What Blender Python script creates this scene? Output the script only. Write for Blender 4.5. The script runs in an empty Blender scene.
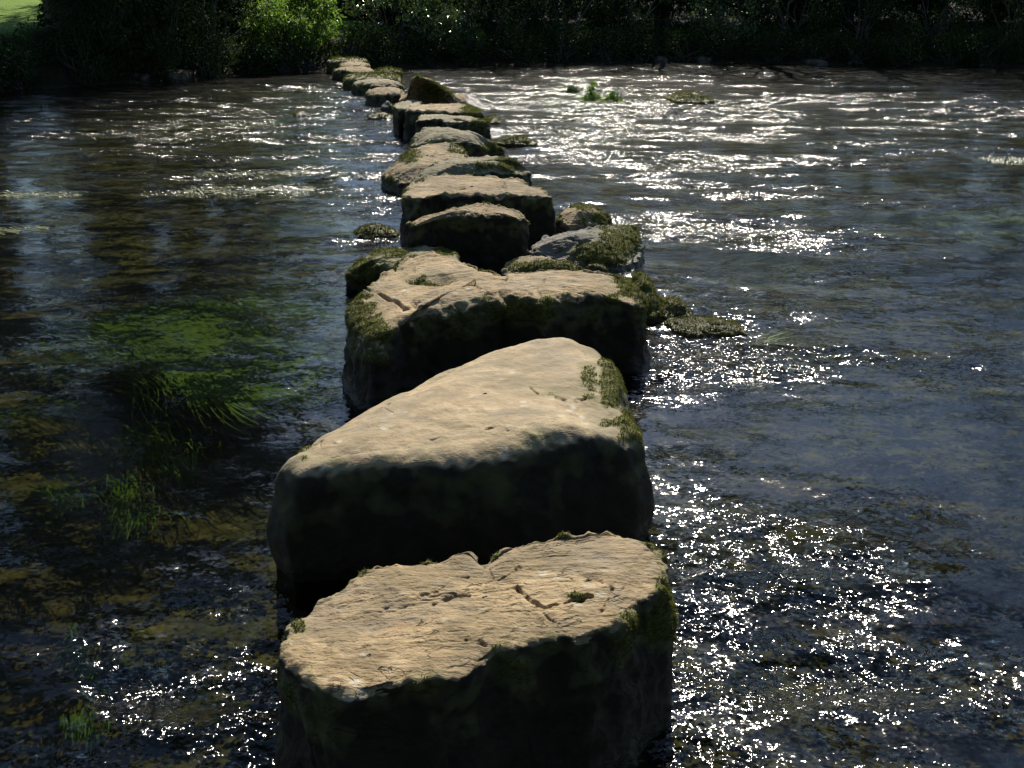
import bpy, math, random
import numpy as np
from mathutils import Vector

C = bpy.context.scene.collection
RAD = math.radians
SUN_EL, SUN_AZ = 42.0, 7.0          # sun ahead of the camera, a little to the right (Y is ahead)
CAM_H, PITCH, F = 2.0, RAD(21.0), 1000.0

# ------------------------------------------------------------------ helpers
def at(px, py, z=0.0):
    """where the line of sight through a photo pixel meets the height z"""
    u, v = (px-512)/F, (384-py)/F
    dx, dy, dz = u, math.cos(PITCH)+v*math.sin(PITCH), -math.sin(PITCH)+v*math.cos(PITCH)
    t = (z-CAM_H)/dz
    return np.array([dx*t, dy*t, z])

def proj(P):
    """photo pixel of world points, used once while carving cracks and moss at their places"""
    x, y, z = P[:, 0], P[:, 1], P[:, 2]-CAM_H
    d = y*math.cos(PITCH)-z*math.sin(PITCH)
    up = y*math.sin(PITCH)+z*math.cos(PITCH)
    d = np.maximum(d, 1e-3)
    return 512+F*x/d, 384-F*up/d

def _hash(ix, iy, iz, seed):
    h = (ix*374761393 + iy*668265263 + iz*2147483647 + seed*974711) & 0xffffffff
    h = ((h ^ (h >> 13))*1274126177) & 0xffffffff
    h = ((h ^ (h >> 16))*2246822519) & 0xffffffff
    return h ^ (h >> 15)

_G = np.array([[1,1,0],[-1,1,0],[1,-1,0],[-1,-1,0],[1,0,1],[-1,0,1],[1,0,-1],[-1,0,-1],
               [0,1,1],[0,-1,1],[0,1,-1],[0,-1,-1],[1,1,0],[-1,1,0],[0,-1,1],[0,-1,-1]], float)

def pnoise(P, seed=0):
    """Perlin noise, vectorised, about -0.7..0.7"""
    P = np.asarray(P, float)
    i = np.floor(P).astype(np.int64)
    f = P-i
    u = f*f*f*(f*(f*6-15)+10)
    out = np.zeros(len(P))
    for a in (0, 1):
        wx = u[:, 0] if a else 1-u[:, 0]
        for b in (0, 1):
            wy = u[:, 1] if b else 1-u[:, 1]
            for c in (0, 1):
                wz = u[:, 2] if c else 1-u[:, 2]
                g = _G[_hash(i[:, 0]+a, i[:, 1]+b, i[:, 2]+c, seed) & 15]
                out += wx*wy*wz*(g[:, 0]*(f[:, 0]-a)+g[:, 1]*(f[:, 1]-b)+g[:, 2]*(f[:, 2]-c))
    return out

def fbm(P, oct=4, seed=0, ridged=False):
    s, amp, tot = np.zeros(len(P)), 1.0, 0
    P = np.asarray(P, float)
    for k in range(oct):
        n = pnoise(P*2**k+17.3*k, seed+k)
        s += amp*((1-2*np.abs(n)*1.6) if ridged else n)
        tot += amp; amp *= .5
    return s/tot

def sstep(a, b, x):
    t = np.clip((x-a)/(b-a), 0, 1)
    return t*t*(3-2*t)

def make_mesh(name, V, faces, mat=None, attrs=None, smooth=True):
    """faces: (n,k) array, all with k corners"""
    me = bpy.data.meshes.new(name)
    V = np.asarray(V, np.float32); faces = np.asarray(faces, np.int32)
    n, k = faces.shape
    me.vertices.add(len(V)); me.vertices.foreach_set('co', V.ravel())
    me.loops.add(n*k); me.loops.foreach_set('vertex_index', faces.ravel())
    me.polygons.add(n)
    me.polygons.foreach_set('loop_start', np.arange(0, n*k, k, dtype=np.int32))
    me.polygons.foreach_set('loop_total', np.full(n, k, np.int32))
    me.polygons.foreach_set('use_smooth', np.full(n, smooth, bool))
    for an, av in (attrs or {}).items():
        a = me.attributes.new(an, 'FLOAT', 'POINT'); a.data.foreach_set('value', np.asarray(av, np.float32))
    me.update(calc_edges=True); me.validate()
    if mat: me.materials.append(mat)
    return me

def link(name, me, parent=None, loc=(0, 0, 0)):
    o = bpy.data.objects.new(name, me); C.objects.link(o); o.location = loc
    if parent: o.parent = parent
    return o

def tag(o, label, cat, group=None):
    o['label'] = label; o['category'] = cat
    if group: o['group'] = group
    return o

def empty(name, loc, label, cat, group=None):
    o = bpy.data.objects.new(name, None); C.objects.link(o); o.location = loc; o.empty_display_size = .2
    return tag(o, label, cat, group)

# ------------------------------------------------------------------ materials
class NT:
    def __init__(s, name):
        s.m = bpy.data.materials.new(name); s.m.use_nodes = True
        s.t = s.m.node_tree; s.t.nodes.clear()
        s.out = s.n('ShaderNodeOutputMaterial')
        s.pos = s.n('ShaderNodeNewGeometry').outputs['Position']
    def n(s, typ, ins=None, **kw):
        nd = s.t.nodes.new(typ)
        for k, v in kw.items(): setattr(nd, k, v)
        for k, v in (ins or {}).items(): s.set(nd.inputs[k], v)
        return nd
    def set(s, sock, v):
        if isinstance(v, bpy.types.NodeSocket): s.t.links.new(v, sock)
        elif isinstance(v, tuple) and len(v) == 3 and sock.type == 'RGBA': sock.default_value = (*v, 1)
        else: sock.default_value = v
    def math(s, op, a, b=0.0, clamp=False):
        nd = s.n('ShaderNodeMath', {0: a, 1: b}, operation=op, use_clamp=clamp); return nd.outputs[0]
    def vmath(s, op, a, b=(0, 0, 0)):
        nd = s.n('ShaderNodeVectorMath', operation=op); s.set(nd.inputs[0], a)
        if op == 'SCALE': s.set(nd.inputs['Scale'], b)
        else: s.set(nd.inputs[1], b)
        return nd.outputs[0]
    def scaled(s, sc, rot=0.0, loc=(0, 0, 0)):
        return s.n('ShaderNodeMapping', {'Vector': s.pos, 'Scale': sc, 'Rotation': (0, 0, rot), 'Location': loc}).outputs[0]
    def noise(s, scale, detail=3, rough=.55, vec=None, dist=0.0):
        return s.n('ShaderNodeTexNoise', {'Vector': vec or s.pos, 'Scale': scale, 'Detail': detail, 'Roughness': rough, 'Distortion': dist})
    def ramp(s, fac, stops):
        nd = s.n('ShaderNodeValToRGB', {'Fac': fac}); cr = nd.color_ramp
        while len(cr.elements) < len(stops): cr.elements.new(.5)
        for e, (p, c) in zip(cr.elements, stops):
            e.position = p; e.color = (*c, 1) if not isinstance(c, (int, float)) else (c, c, c, 1)
        return nd.outputs[0]
    def mix(s, fac, a, b, blend='MIX'):
        nd = s.n('ShaderNodeMix', data_type='RGBA', blend_type=blend)
        s.set(nd.inputs[0], fac); s.set(nd.inputs[6], a); s.set(nd.inputs[7], b); return nd.outputs[2]
    def attr(s, name):
        return s.n('ShaderNodeAttribute', attribute_name=name).outputs['Fac']
    def range(s, v, a, b, c=0.0, d=1.0):
        return s.n('ShaderNodeMapRange', {'Value': v, 'From Min': a, 'From Max': b, 'To Min': c, 'To Max': d}, clamp=True).outputs[0]

def rock_mat(name, c1, c2, c3, strat=0.6):
    k = NT(name)
    big = k.noise(2.3, 4).outputs['Fac']
    med = k.noise(11, 5, .6).outputs['Fac']
    fine = k.noise(70, 4, .65).outputs['Fac']
    streak = k.noise(1.0, 5, .65, k.scaled((9, 48, 60), RAD(-14)), .6).outputs['Fac']
    col = k.mix(k.range(big, .40, .60), c1, c2)
    col = k.mix(k.range(k.noise(5.2, 5, .7, None, .8).outputs['Fac'], .48, .66, 0, .55), col, tuple(x*.62 for x in c2))
    col = k.mix(k.range(med, .5, .72, 0, .75), col, c3)
    col = k.mix(k.range(streak, .52, .7, 0, .45*strat), col, tuple(x*.45 for x in c1))
    lich = k.n('ShaderNodeTexVoronoi', {'Vector': k.pos, 'Scale': 17.0, 'Randomness': 1.0}).outputs['Distance']
    lich = k.math('MULTIPLY', k.range(lich, .34, .2), k.range(k.noise(5.5, 2).outputs['Fac'], .52, .62))
    col = k.mix(k.math('MULTIPLY', lich, .7), col, (.52, .49, .40))
    iron = k.range(k.noise(4.1, 4, .6, k.scaled((1, 1.6, 1), 0, (3.3, 1.7, 0))).outputs['Fac'], .6, .74, 0, .55)
    col = k.mix(iron, col, (.27, .135, .06))
    col = k.mix(k.range(fine, .5, .75, 0, .5), col, tuple(x*.5 for x in c2))
    cn = k.noise(1.0, 4, .6, k.scaled((2.6, 6.0, 5.0), RAD(-18), (1.3, 0, 2)), 1.2).outputs['Fac']
    crack = k.range(k.math('ABSOLUTE', k.math('SUBTRACT', cn, .5)), .0, .011, 1, 0)
    crack = k.math('MULTIPLY', crack, k.range(k.noise(4.0, 3).outputs['Fac'], .48, .60))
    crack = k.math('MULTIPLY', crack, min(1.0, .35+strat))
    col = k.mix(k.math('MULTIPLY', crack, .75), col, (.045, .036, .022))
    gry = k.range(k.noise(3.3, 5, .65, k.scaled((1, 1.3, 1), .5, (2, 8, 1)), .7).outputs['Fac'], .47, .60, 0, .7)
    col = k.mix(gry, col, (.225, .185, .13))
    blot = k.range(k.noise(2.6, 5, .62, k.scaled((1, 1.5, 1), .3, (7, 3, 1)), 1.0).outputs['Fac'], .49, .60, 0, .65)
    col = k.mix(blot, col, tuple(c*f for c, f in zip(c2, (.62, .66, .66))))
    tone = k.range(k.n('ShaderNodeObjectInfo').outputs['Random'], 0, 1, .80, 1.1)
    col = k.mix(1.0, col, k.n('ShaderNodeCombineColor', {0: tone, 1: tone, 2: k.math('MULTIPLY', tone, .98)}).outputs[0], 'MULTIPLY')
    # algae and damp on flanks, painted near-black for their shade too, and green moss
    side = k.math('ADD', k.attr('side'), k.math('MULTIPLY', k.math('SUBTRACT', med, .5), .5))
    algae_shade = k.mix(k.range(med, .35, .65), (.010, .0085, .005), (.028, .023, .012))
    col = k.mix(k.range(side, .35, .65), col, algae_shade)
    moss = k.math('ADD', k.attr('moss'), k.math('MULTIPLY', k.math('SUBTRACT', k.noise(34, 4, .7).outputs['Fac'], .5), .9))
    col = k.mix(k.math('MULTIPLY', k.range(k.attr('moss'), .08, .42), .6), col, (.15, .155, .06))
    mossc = k.mix(k.range(k.noise(18, 3).outputs['Fac'], .35, .65), (.052, .056, .011), (.13, .125, .026))
    col = k.mix(k.range(moss, .4, .6), col, mossc)
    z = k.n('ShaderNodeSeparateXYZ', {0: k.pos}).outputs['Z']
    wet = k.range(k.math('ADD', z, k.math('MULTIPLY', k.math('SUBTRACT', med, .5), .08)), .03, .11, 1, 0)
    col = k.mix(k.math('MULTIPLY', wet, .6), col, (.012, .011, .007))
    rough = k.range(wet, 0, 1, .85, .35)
    h = k.math('ADD', k.math('MULTIPLY', med, .9), k.math('MULTIPLY', fine, .3))
    h = k.math('ADD', h, k.math('MULTIPLY', streak, .9*strat))
    h = k.math('SUBTRACT', h, k.math('MULTIPLY', crack, .55))
    h = k.math('ADD', h, k.math('MULTIPLY', k.math('MULTIPLY', k.noise(120, 2).outputs['Fac'], k.range(moss, .4, .6)), .8))
    bump = k.n('ShaderNodeBump', {'Height': h, 'Strength': .42 if strat < .2 else .85, 'Distance': .028})
    b = k.n('ShaderNodeBsdfPrincipled', {'Base Color': col, 'Roughness': rough, 'Normal': bump.outputs[0], 'Specular IOR Level': .3})
    k.t.links.new(b.outputs[0], k.out.inputs[0])
    return k.m

def leaf_mat(name, dark, light, transl=.35, rough=.4, spec=.5):
    k = NT(name)
    col = k.mix(k.attr('rnd'), dark, light)
    col = k.mix(k.range(k.noise(1.1, 3).outputs['Fac'], .35, .65, 0, .5), col, tuple(x*.55 for x in dark))
    p = k.n('ShaderNodeBsdfPrincipled', {'Base Color': col, 'Roughness': rough, 'Specular IOR Level': spec})
    t = k.n('ShaderNodeBsdfTranslucent', {'Color': k.mix(.35, col, (light[0]*1.3, light[1]*1.5, light[2]*.5))})
    mx = k.n('ShaderNodeMixShader', {0: transl, 1: p.outputs[0], 2: t.outputs[0]})
    k.t.links.new(mx.outputs[0], k.out.inputs[0])
    return k.m

M = {}
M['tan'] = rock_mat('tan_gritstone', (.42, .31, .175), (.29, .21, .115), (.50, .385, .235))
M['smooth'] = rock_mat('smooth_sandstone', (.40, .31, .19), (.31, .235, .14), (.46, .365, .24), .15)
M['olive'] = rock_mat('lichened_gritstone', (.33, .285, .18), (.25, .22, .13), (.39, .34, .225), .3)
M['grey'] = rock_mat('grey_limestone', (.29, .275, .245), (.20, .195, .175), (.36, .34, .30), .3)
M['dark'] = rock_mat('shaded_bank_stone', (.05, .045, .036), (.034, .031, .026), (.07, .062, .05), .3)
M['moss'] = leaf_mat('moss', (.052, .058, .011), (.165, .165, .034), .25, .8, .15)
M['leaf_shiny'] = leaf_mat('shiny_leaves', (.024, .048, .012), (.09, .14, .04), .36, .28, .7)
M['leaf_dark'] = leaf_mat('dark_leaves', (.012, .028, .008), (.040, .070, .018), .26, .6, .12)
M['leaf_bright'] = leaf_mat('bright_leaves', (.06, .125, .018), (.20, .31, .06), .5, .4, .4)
M['grass'] = leaf_mat('grass_blades', (.02, .042, .008), (.06, .095, .016), .3, .6, .15)
M['weed'] = leaf_mat('water_weed', (.07, .145, .016), (.18, .30, .04), .3, .5, .3)
M['weed_deep'] = leaf_mat('deep_water_weed', (.04, .09, .010), (.10, .18, .022), .3, .6, .2)
M['weed_pale'] = leaf_mat('pale_floating_weed', (.14, .17, .06), (.42, .43, .28), .3, .45, .5)

def bark():
    k = NT('bark')
    f = k.noise(1, 5, .65, k.scaled((7, 7, 1.6))).outputs['Fac']
    col = k.mix(k.range(f, .35, .65), (.035, .028, .02), (.10, .085, .065))
    bump = k.n('ShaderNodeBump', {'Height': f, 'Strength': .8, 'Distance': .05})
    b = k.n('ShaderNodeBsdfPrincipled', {'Base Color': col, 'Roughness': .9, 'Normal': bump.outputs[0]})
    k.t.links.new(b.outputs[0], k.out.inputs[0]); return k.m
M['bark'] = bark()
M['river_plant'] = leaf_mat('river_plant_leaves', (.07, .13, .02), (.15, .22, .04), .35, .5, .3)

def ground_mat():
    k = NT('river_bed_and_banks')
    z = k.n('ShaderNodeSeparateXYZ', {0: k.pos}).outputs['Z']
    big = k.noise(.9, 4).outputs['Fac']; med = k.noise(5, 5, .65).outputs['Fac']
    vor = k.n('ShaderNodeTexVoronoi', {'Vector': k.vmath('ADD', k.pos, k.vmath('SCALE', k.noise(6, 2).outputs['Color'], .08)), 'Scale': 9.0})
    cell = k.n('ShaderNodeSeparateColor', {0: vor.outputs['Color']}).outputs[0]
    bed = k.mix(k.range(cell, .1, .9), (.040, .034, .014), (.10, .078, .034))
    bed = k.mix(k.range(med, .4, .66), bed, (.034, .036, .010))
    bed = k.mix(k.range(big, .45, .65), bed, (.060, .042, .014))
    bed = k.mix(k.range(vor.outputs['Distance'], .35, .6, 0, .6), bed, (.014, .012, .005))
    soil = k.mix(k.range(med, .4, .6), (.014, .011, .007), (.03, .024, .014))
    grass = k.mix(k.range(big, .35, .65), (.07, .155, .008), (.12, .215, .012))
    grass = k.mix(k.range(k.noise(30, 4, .7).outputs['Fac'], .4, .65), grass, (.14, .21, .015))
    zz = k.math('ADD', z, k.math('MULTIPLY', k.math('SUBTRACT', med, .5), .5))
    col = k.mix(k.range(zz, -.06, .05), bed, soil)
    litter = k.mix(k.range(med, .35, .65), (.006, .006, .003), (.014, .013, .006))
    xn = k.math('ADD', k.n('ShaderNodeSeparateXYZ', {0: k.pos}).outputs['X'], k.math('MULTIPLY', k.math('SUBTRACT', big, .5), 3.0))
    gap = k.math('ADD', k.range(xn, -12.2, -13.2), k.math('MULTIPLY', k.range(xn, -8.5, -7.8), k.range(xn, -4.6, -5.2)), True)
    col = k.mix(k.range(zz, .75, 1.15), col, k.mix(gap, litter, grass))
    h = k.math('ADD', k.math('MULTIPLY', k.math('SUBTRACT', 1, vor.outputs['Distance']), .6), med)
    bump = k.n('ShaderNodeBump', {'Height': h, 'Strength': .8, 'Distance': .06})
    b = k.n('ShaderNodeBsdfPrincipled', {'Base Color': col, 'Roughness': .9, 'Normal': bump.outputs[0], 'Specular IOR Level': .2})
    k.t.links.new(b.outputs[0], k.out.inputs[0]); return k.m
M['ground'] = ground_mat()

def water_mat():
    k = NT('river_water')
    amp = k.attr('amp')
    # ripples as slopes: three sizes of noise, drawn out along the flow
    def slope(scale, det, w, sx=.75, sy=1.0, rot=0.0, loc=(0, 0, 0)):
        c = k.noise(scale, det, .6, k.scaled((sx, sy, 1), rot, loc), .35).outputs['Color']
        return k.vmath('SCALE', k.vmath('SUBTRACT', c, (.5, .5, .5)), w)
    s = k.vmath('ADD', slope(4.2, 2, 1.7, .6, 1.15, .12), slope(17.0, 3, 1.8, .75, 1.1, -.25, (5, 2, 0)))
    s = k.vmath('ADD', s, slope(54.0, 2, 1.9, .8, 1.0, .4, (1, 9, 0)))
    s = k.vmath('SCALE', s, amp)
    s = k.vmath('MULTIPLY', s, (.9, 1.1, 0))
    nrm = k.n('ShaderNodeNewGeometry').outputs['Normal']
    nrm = k.vmath('NORMALIZE', k.vmath('ADD', nrm, s))
    fr = k.n('ShaderNodeFresnel', {'IOR': 1.36, 'Normal': nrm}).outputs[0]
    gl = k.n('ShaderNodeBsdfGlossy', {'Color': (1, 1, 1), 'Roughness': .105, 'Normal': nrm})
    tr = k.n('ShaderNodeBsdfTransparent', {'Color': (.62, .66, .46)})
    mx = k.n('ShaderNodeMixShader', {0: fr, 1: tr.outputs[0], 2: gl.outputs[0]})
    k.t.links.new(mx.outputs[0], k.out.inputs[0]); return k.m
M['water'] = water_mat()

# ------------------------------------------------------------------ ground: river bed, banks, valley side
_bank_px = [(-160, 108), (0, 92), (100, 84), (200, 78), (300, 71.5), (420, 66.5), (560, 64), (700, 61.5), (850, 65), (1024, 67), (1200, 70)]
_bank = [at(x, y) for x, y in _bank_px]
BX = np.array([-90, -45]+[p[0] for p in _bank]+[60, 120]); BY = np.array([10, 17]+[p[1] for p in _bank]+[30, 26])
def bank_y(x): return np.interp(x, BX, BY)
def ground_z(X, Y):
    wob = pnoise(np.stack([X*.5, Y*.5, X*0], 1), 3)*.8
    d = Y-bank_y(X)+wob
    dn = -3.2-Y+wob
    d = np.maximum(d, dn)
    z = -.42+.42*sstep(-3.5, 0, d)+.85*sstep(-.1, 1.8, d)+.45*sstep(1.8, 6, d)+.55*sstep(6, 16, d)+9*sstep(14, 95, d)+6*sstep(90, 260, d)
    P = np.stack([X, Y, X*0], 1)
    z = z+.10*fbm(P*1.3, 3, 5)*sstep(-1, 1, d)+.05*fbm(P*1.1, 4, 8)+.25*fbm(P*.16, 2, 9)*sstep(2, 12, d)
    return z
def ground_at(x, y): return float(ground_z(np.array([x]), np.array([y]))[0])

gx = np.concatenate([np.linspace(-400, -45, 24), np.linspace(-44, 44, 300), np.linspace(45, 400, 24)])
gy = np.concatenate([np.linspace(-300, -16, 20), np.linspace(-15, 1, 40), np.linspace(1.15, 13, 120), np.linspace(13.15, 46, 130), np.linspace(47, 400, 60)])
XX, YY = np.meshgrid(gx, gy)
V = np.stack([XX.ravel(), YY.ravel(), ground_z(XX.ravel(), YY.ravel())], 1)
nx_, ny_ = len(gx), len(gy)
def grid_faces(nr, nc, wrap=False):
    r = np.arange(nr-1)[:, None]; c = np.arange(nc if wrap else nc-1)[None, :]
    c2 = (c+1) % nc
    a = r*nc+c; b = r*nc+c2; d = (r+1)*nc+c2; e = (r+1)*nc+c
    return np.stack([a.ravel(), b.ravel(), d.ravel(), e.ravel()], 1)
g = link('riverbed_and_banks', make_mesh('riverbed_and_banks', V, grid_faces(ny_, nx_), M['ground'])); g['kind'] = 'structure'

# ------------------------------------------------------------------ water
def water_amp(X, Y):
    """how choppy the river runs: riffles below the stones, calm pools above"""
    A = .20+.10*sstep(3.2, 6, Y)+.10*sstep(7, 14, Y)
    def blob(px, py, rx, ry, a, rot=0.0):
        c = at(px, py); dx, dy = X-c[0], Y-c[1]
        u = dx*math.cos(rot)+dy*math.sin(rot); v = -dx*math.sin(rot)+dy*math.cos(rot)
        return a*np.exp(-(u/rx)**2-(v/ry)**2)
    for b in [(760, 620, .75, .45, .34, -.45), (900, 740, .7, .35, .32, -.2), (700, 740, .35, .5, .26), (690, 560, .3, .4, .3), (800, 540, .6, .35, .2, -.4),
              (230, 690, .34, .5, .95, .5), (200, 620, .3, .2, .4), (740, 365, .95, .38, 1.0), (690, 345, .5, .5, .6), (860, 560, .6, .3, .4),
              (390, 250, .5, .8, .5), (480, 100, 5, 5, .5), (600, 110, 6, 5, .6), (640, 175, 2.6, 1.6, .7), (680, 235, 1.1, .5, .8),
              (870, 103, 10, 1.2, 1.3), (980, 108, 5, 1.6, .9), (370, 125, 2.2, 5, .6), (330, 100, 3.5, 4, .45), (250, 120, 5, 3, .3), (400, 160, 1, 2, .5),
              (240, 190, .9, .3, .9), (245, 174, .9, .25, .6), (20, 195, 1.2, .25, .9), (20, 230, .6, .15, .6), (200, 125, 4, 2.5, .35)]:
        A += blob(*b)
    for px, py in [(690, 560), (680, 470), (675, 395), (670, 335), (665, 275), (640, 225), (580, 195), (555, 165), (525, 145)]:
        A += blob(px, py, .32, .22, .22)
    # calm pools
    for b in [(820, 440, 1.3, .8, -.16), (60, 260, 2.6, 3.2, -.26), (120, 420, .9, .9, -.10), (880, 180, 4, 2.6, -.2), (150, 580, .5, .3, -.12)]:
        A += blob(*b)
    # streaks across the flow, finer close by
    n1 = fbm(np.stack([X*.22, Y*.75, X*0], 1), 3, 21); n2 = fbm(np.stack([X*1.3, Y*2.4, X*0], 1), 2, 25)
    cd_, sd_ = math.cos(.55), math.sin(.55)
    n3 = fbm(np.stack([(X*cd_-Y*sd_)*1.1, (X*sd_+Y*cd_)*4.0, X*0], 1), 3, 27)
    A *= 1+(.55+1.1*sstep(-.2, .25, n3)-1)*sstep(6.5, 4.5, Y)
    n4 = fbm(np.stack([X*.26+3, Y*.75+.12*X, X*0], 1), 3, 23); n5 = fbm(np.stack([X*.9, Y*2.0+5, X*0], 1), 2, 24)
    far = sstep(5.5, 9, Y)
    A *= (1-far)*np.clip(1+1.9*n1+1.1*n2, .3, 2.0)+far*(.16+1.45*sstep(-.10, .17, n4+.7*n5))
    return np.clip(A, .07, 1.25)

th = np.concatenate([np.linspace(-180, -42, 60, endpoint=False), np.linspace(-42, 42, 900), np.linspace(42.5, 180, 60, endpoint=False)])
th = np.radians(th)
rr = np.concatenate([[.02], np.geomspace(.5, 7, 260), np.geomspace(7.05, 50, 330), [60, 75, 95]])
TT, RR = np.meshgrid(th, rr)
X = (RR*np.sin(TT)).ravel(); Y = (RR*np.cos(TT)).ravel()
A = water_amp(X, Y)
P = lambda s, sx=.7, sy=1.0, o=0: np.stack([X*s*sx+o, Y*s*sy, X*0], 1)
Z = (A+.16)*(.034*pnoise(P(1.3, .55), 31)+.020*pnoise(P(2.6, .7, 1.1, 7), 32)+.008*pnoise(P(5.5, .8, 1, 3), 33)*sstep(26, 12, np.hypot(X, Y)))
Z += .010*pnoise(P(.6, .5), 35)
w = link('river_water', make_mesh('river_water', np.stack([X, Y, Z], 1), grid_faces(len(rr), len(th), True), M['water'], {'amp': A})); w['kind'] = 'structure'

# ------------------------------------------------------------------ rocks
def resample(pts, n):
    p = np.vstack([pts, pts[:1]])
    L = np.concatenate([[0], np.cumsum(np.linalg.norm(np.diff(p[:, :2], axis=0), axis=1))])
    t = np.linspace(0, L[-1], n, endpoint=False)
    q = np.stack([np.interp(t, L, p[:, k]) for k in range(p.shape[1])], 1)
    return q

def normals(V, Fc):
    n = np.cross(V[Fc[:, 2]]-V[Fc[:, 0]], V[Fc[:, 3]]-V[Fc[:, 1]])
    out = np.zeros_like(V)
    for k in range(4):
        for a in range(3): out[:, a] += np.bincount(Fc[:, k], n[:, a], len(V))
    return out/np.maximum(np.linalg.norm(out, axis=1, keepdims=True), 1e-9)

def seg_dist(px, py, poly):
    best = np.full(len(px), 1e9)
    for (x0, y0), (x1, y1) in zip(poly[:-1], poly[1:]):
        dx, dy = x1-x0, y1-y0
        t = np.clip(((px-x0)*dx+(py-y0)*dy)/max(dx*dx+dy*dy, 1e-6), 0, 1)
        best = np.minimum(best, np.hypot(px-x0-t*dx, py-y0-t*dy))
    return best

def rock(name, label, cat, pts, mat='tan', group=None, z=.42, rnd=.03, flare=1.06, zc=None, pw=4.0, centre=None, zb=-.5,
         res=1.0, rough=1.0, seed=1, moss=(), mossall=0.0, side=1.0, grooves=(), hollows=(), smooth_out=2, bulge=0.0, tufts=1.0, base_shift=(0, 0), world_pts=None):
    """pts: outline of the top edge as traced from the photo (px, py[, height]); the stone gets its real size, height and depth.
    The stone is built of rings: the top from its centre to the edge, the rounded edge, the flank down to the bed."""
    if world_pts is None:
        R = np.array([np.append(at(p[0], p[1], p[2] if len(p) > 2 else z), 0)[:3] for p in pts])
    else: R = np.array(world_pts, float)
    n = int(np.clip(360*res, 60, 620))
    R = resample(R, n)
    for _ in range(smooth_out):
        R = .5*R+.25*(np.roll(R, 1, 0)+np.roll(R, -1, 0))
    c = R.mean(0) if centre is None else at(*centre)
    if zc is None: zc = R[:, 2].mean()+.015
    size = np.linalg.norm(R[:, :2]-c[:2], axis=1).mean()
    # orientation
    d = R[:, :2]-c[:2]
    if np.sum(d[:, 0]*np.roll(d[:, 1], -1)-d[:, 1]*np.roll(d[:, 0], -1)) < 0: R = R[::-1].copy(); d = d[::-1].copy()
    if world_pts is None: R[:, 2] += .34*rnd*sstep(-.1, .6, -d[:, 1]/np.maximum(np.linalg.norm(d, axis=1), 1e-6))
    rl = np.linalg.norm(d, axis=1, keepdims=True); dn = d/np.maximum(rl, 1e-6)
    nt = max(14, int(110*res)); na = max(5, int(14*res)); ns = max(12, int(70*res))
    rows = []; tpar = []
    rin = np.maximum(1-rnd*.8/np.maximum(rl, .05), .3)
    for s in np.linspace(0, 1, nt+1)[1:]:
        s = s**.8
        xy = c[:2]+d*rin*s
        zz = zc*(1-s**pw)+(R[:, 2])*s**pw
        rows.append(np.column_stack([xy, zz])); tpar.append(np.full(n, -1+s))
    for a in np.linspace(0, math.pi/2, na+1)[1:]:
        xy = c[:2]+d*rin+dn*rnd*math.sin(a)
        rows.append(np.column_stack([xy, R[:, 2]-rnd*(1-math.cos(a))])); tpar.append(np.full(n, 0.0+a/(math.pi/2)*.01))
    for t in np.linspace(0, 1, ns+1)[1:]:
        zt = (R[:, 2]-rnd)*(1-t)+zb*t
        hf = np.clip(1-zt/np.maximum(R[:, 2]-rnd, .02), 0, 1.6)      # 0 at the edge, 1 at the water
        k = 1+(flare-1)*hf
        xy = c[:2]+(d*rin+dn*rnd)*k[:, None]+np.array(base_shift)*hf[:, None]+dn*(bulge*np.sin(math.pi*np.clip(hf, 0, 1)))[:, None]
        rows.append(np.column_stack([xy, zt])); tpar.append(np.full(n, .01+t))
    V = np.concatenate([[[c[0], c[1], zc]]]+rows); tp = np.concatenate([[-1.0]]+tpar)
    nr = len(rows)
    Fc = grid_faces(nr, n, True)+1
    k0 = np.arange(n)
    # centre fan as quads with a doubled corner is invalid, so close it with triangles made into a tiny ring
    V[0] = V[1:n+1].mean(0)
    N = normals(V, Fc); N[0] = (0, 0, 1)
    if N[n*2, 2] < 0: N = -N; Fc = Fc[:, ::-1]
    sc = size; sm_ = .45 if mat == 'smooth' else 1.0
    # shape: broad lumps, facets, grit, and thin bedding layers
    disp = .055*sc*rough*pnoise(V*(1.5/sc)+seed*3.1, seed)
    disp += .035*sc*rough*fbm(V*(3.6/sc)+seed, 3, seed+5, True)*np.where(tp > 0, 1.3*sm_, .35)
    disp += .010*rough*fbm(V*11+seed, 3, seed+9)*np.where(tp > 0, 2.2*sm_, .8)
    disp += .0035*(rough if mat != 'smooth' else .15)*fbm(V*np.array([12, 45, 60])+seed, 3, seed+12)
    if mat != 'smooth':
        ca, sa = math.cos(.25), math.sin(.25)
        Q = np.column_stack([(V[:, 0]*ca+V[:, 1]*sa)*1.6, (-V[:, 0]*sa+V[:, 1]*ca)*4.2, V[:, 2]*2])/max(sc, .3)*.9
        tt = 5.0*fbm(Q+seed*1.7, 4, seed+30); fl = np.floor(tt); 
        msk = sstep(-.12, .22, fbm(V*(2.6/sc)+seed*5.3, 2, seed+33))
        disp += .0055*rough*(.25+.9*msk)*(fl+sstep(.6, 1.0, tt-fl)-tt)*np.where(tp < .02, 1, .5)+.004*rough*tt*.5
    edge = np.exp(-(tp/.12)**2)
    disp += edge*.016*rough*sm_*fbm(V*18+seed, 3, seed+15)
    px, py = proj(V)
    for poly, wd, dep in grooves:
        wob = 6.0*fbm(np.column_stack([px*.07, py*.09, px*0]), 3, seed+40)
        dep_ = dep*np.clip(.75+2.2*pnoise(np.column_stack([px*.09, py*.09, px*0]), seed+44), .1, 1.3)
        dd = seg_dist(px+wob, py+wob, poly)
        disp -= np.where(tp < .3, dep_*np.clip(1-dd/(wd*.5), 0, 1), 0)
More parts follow.
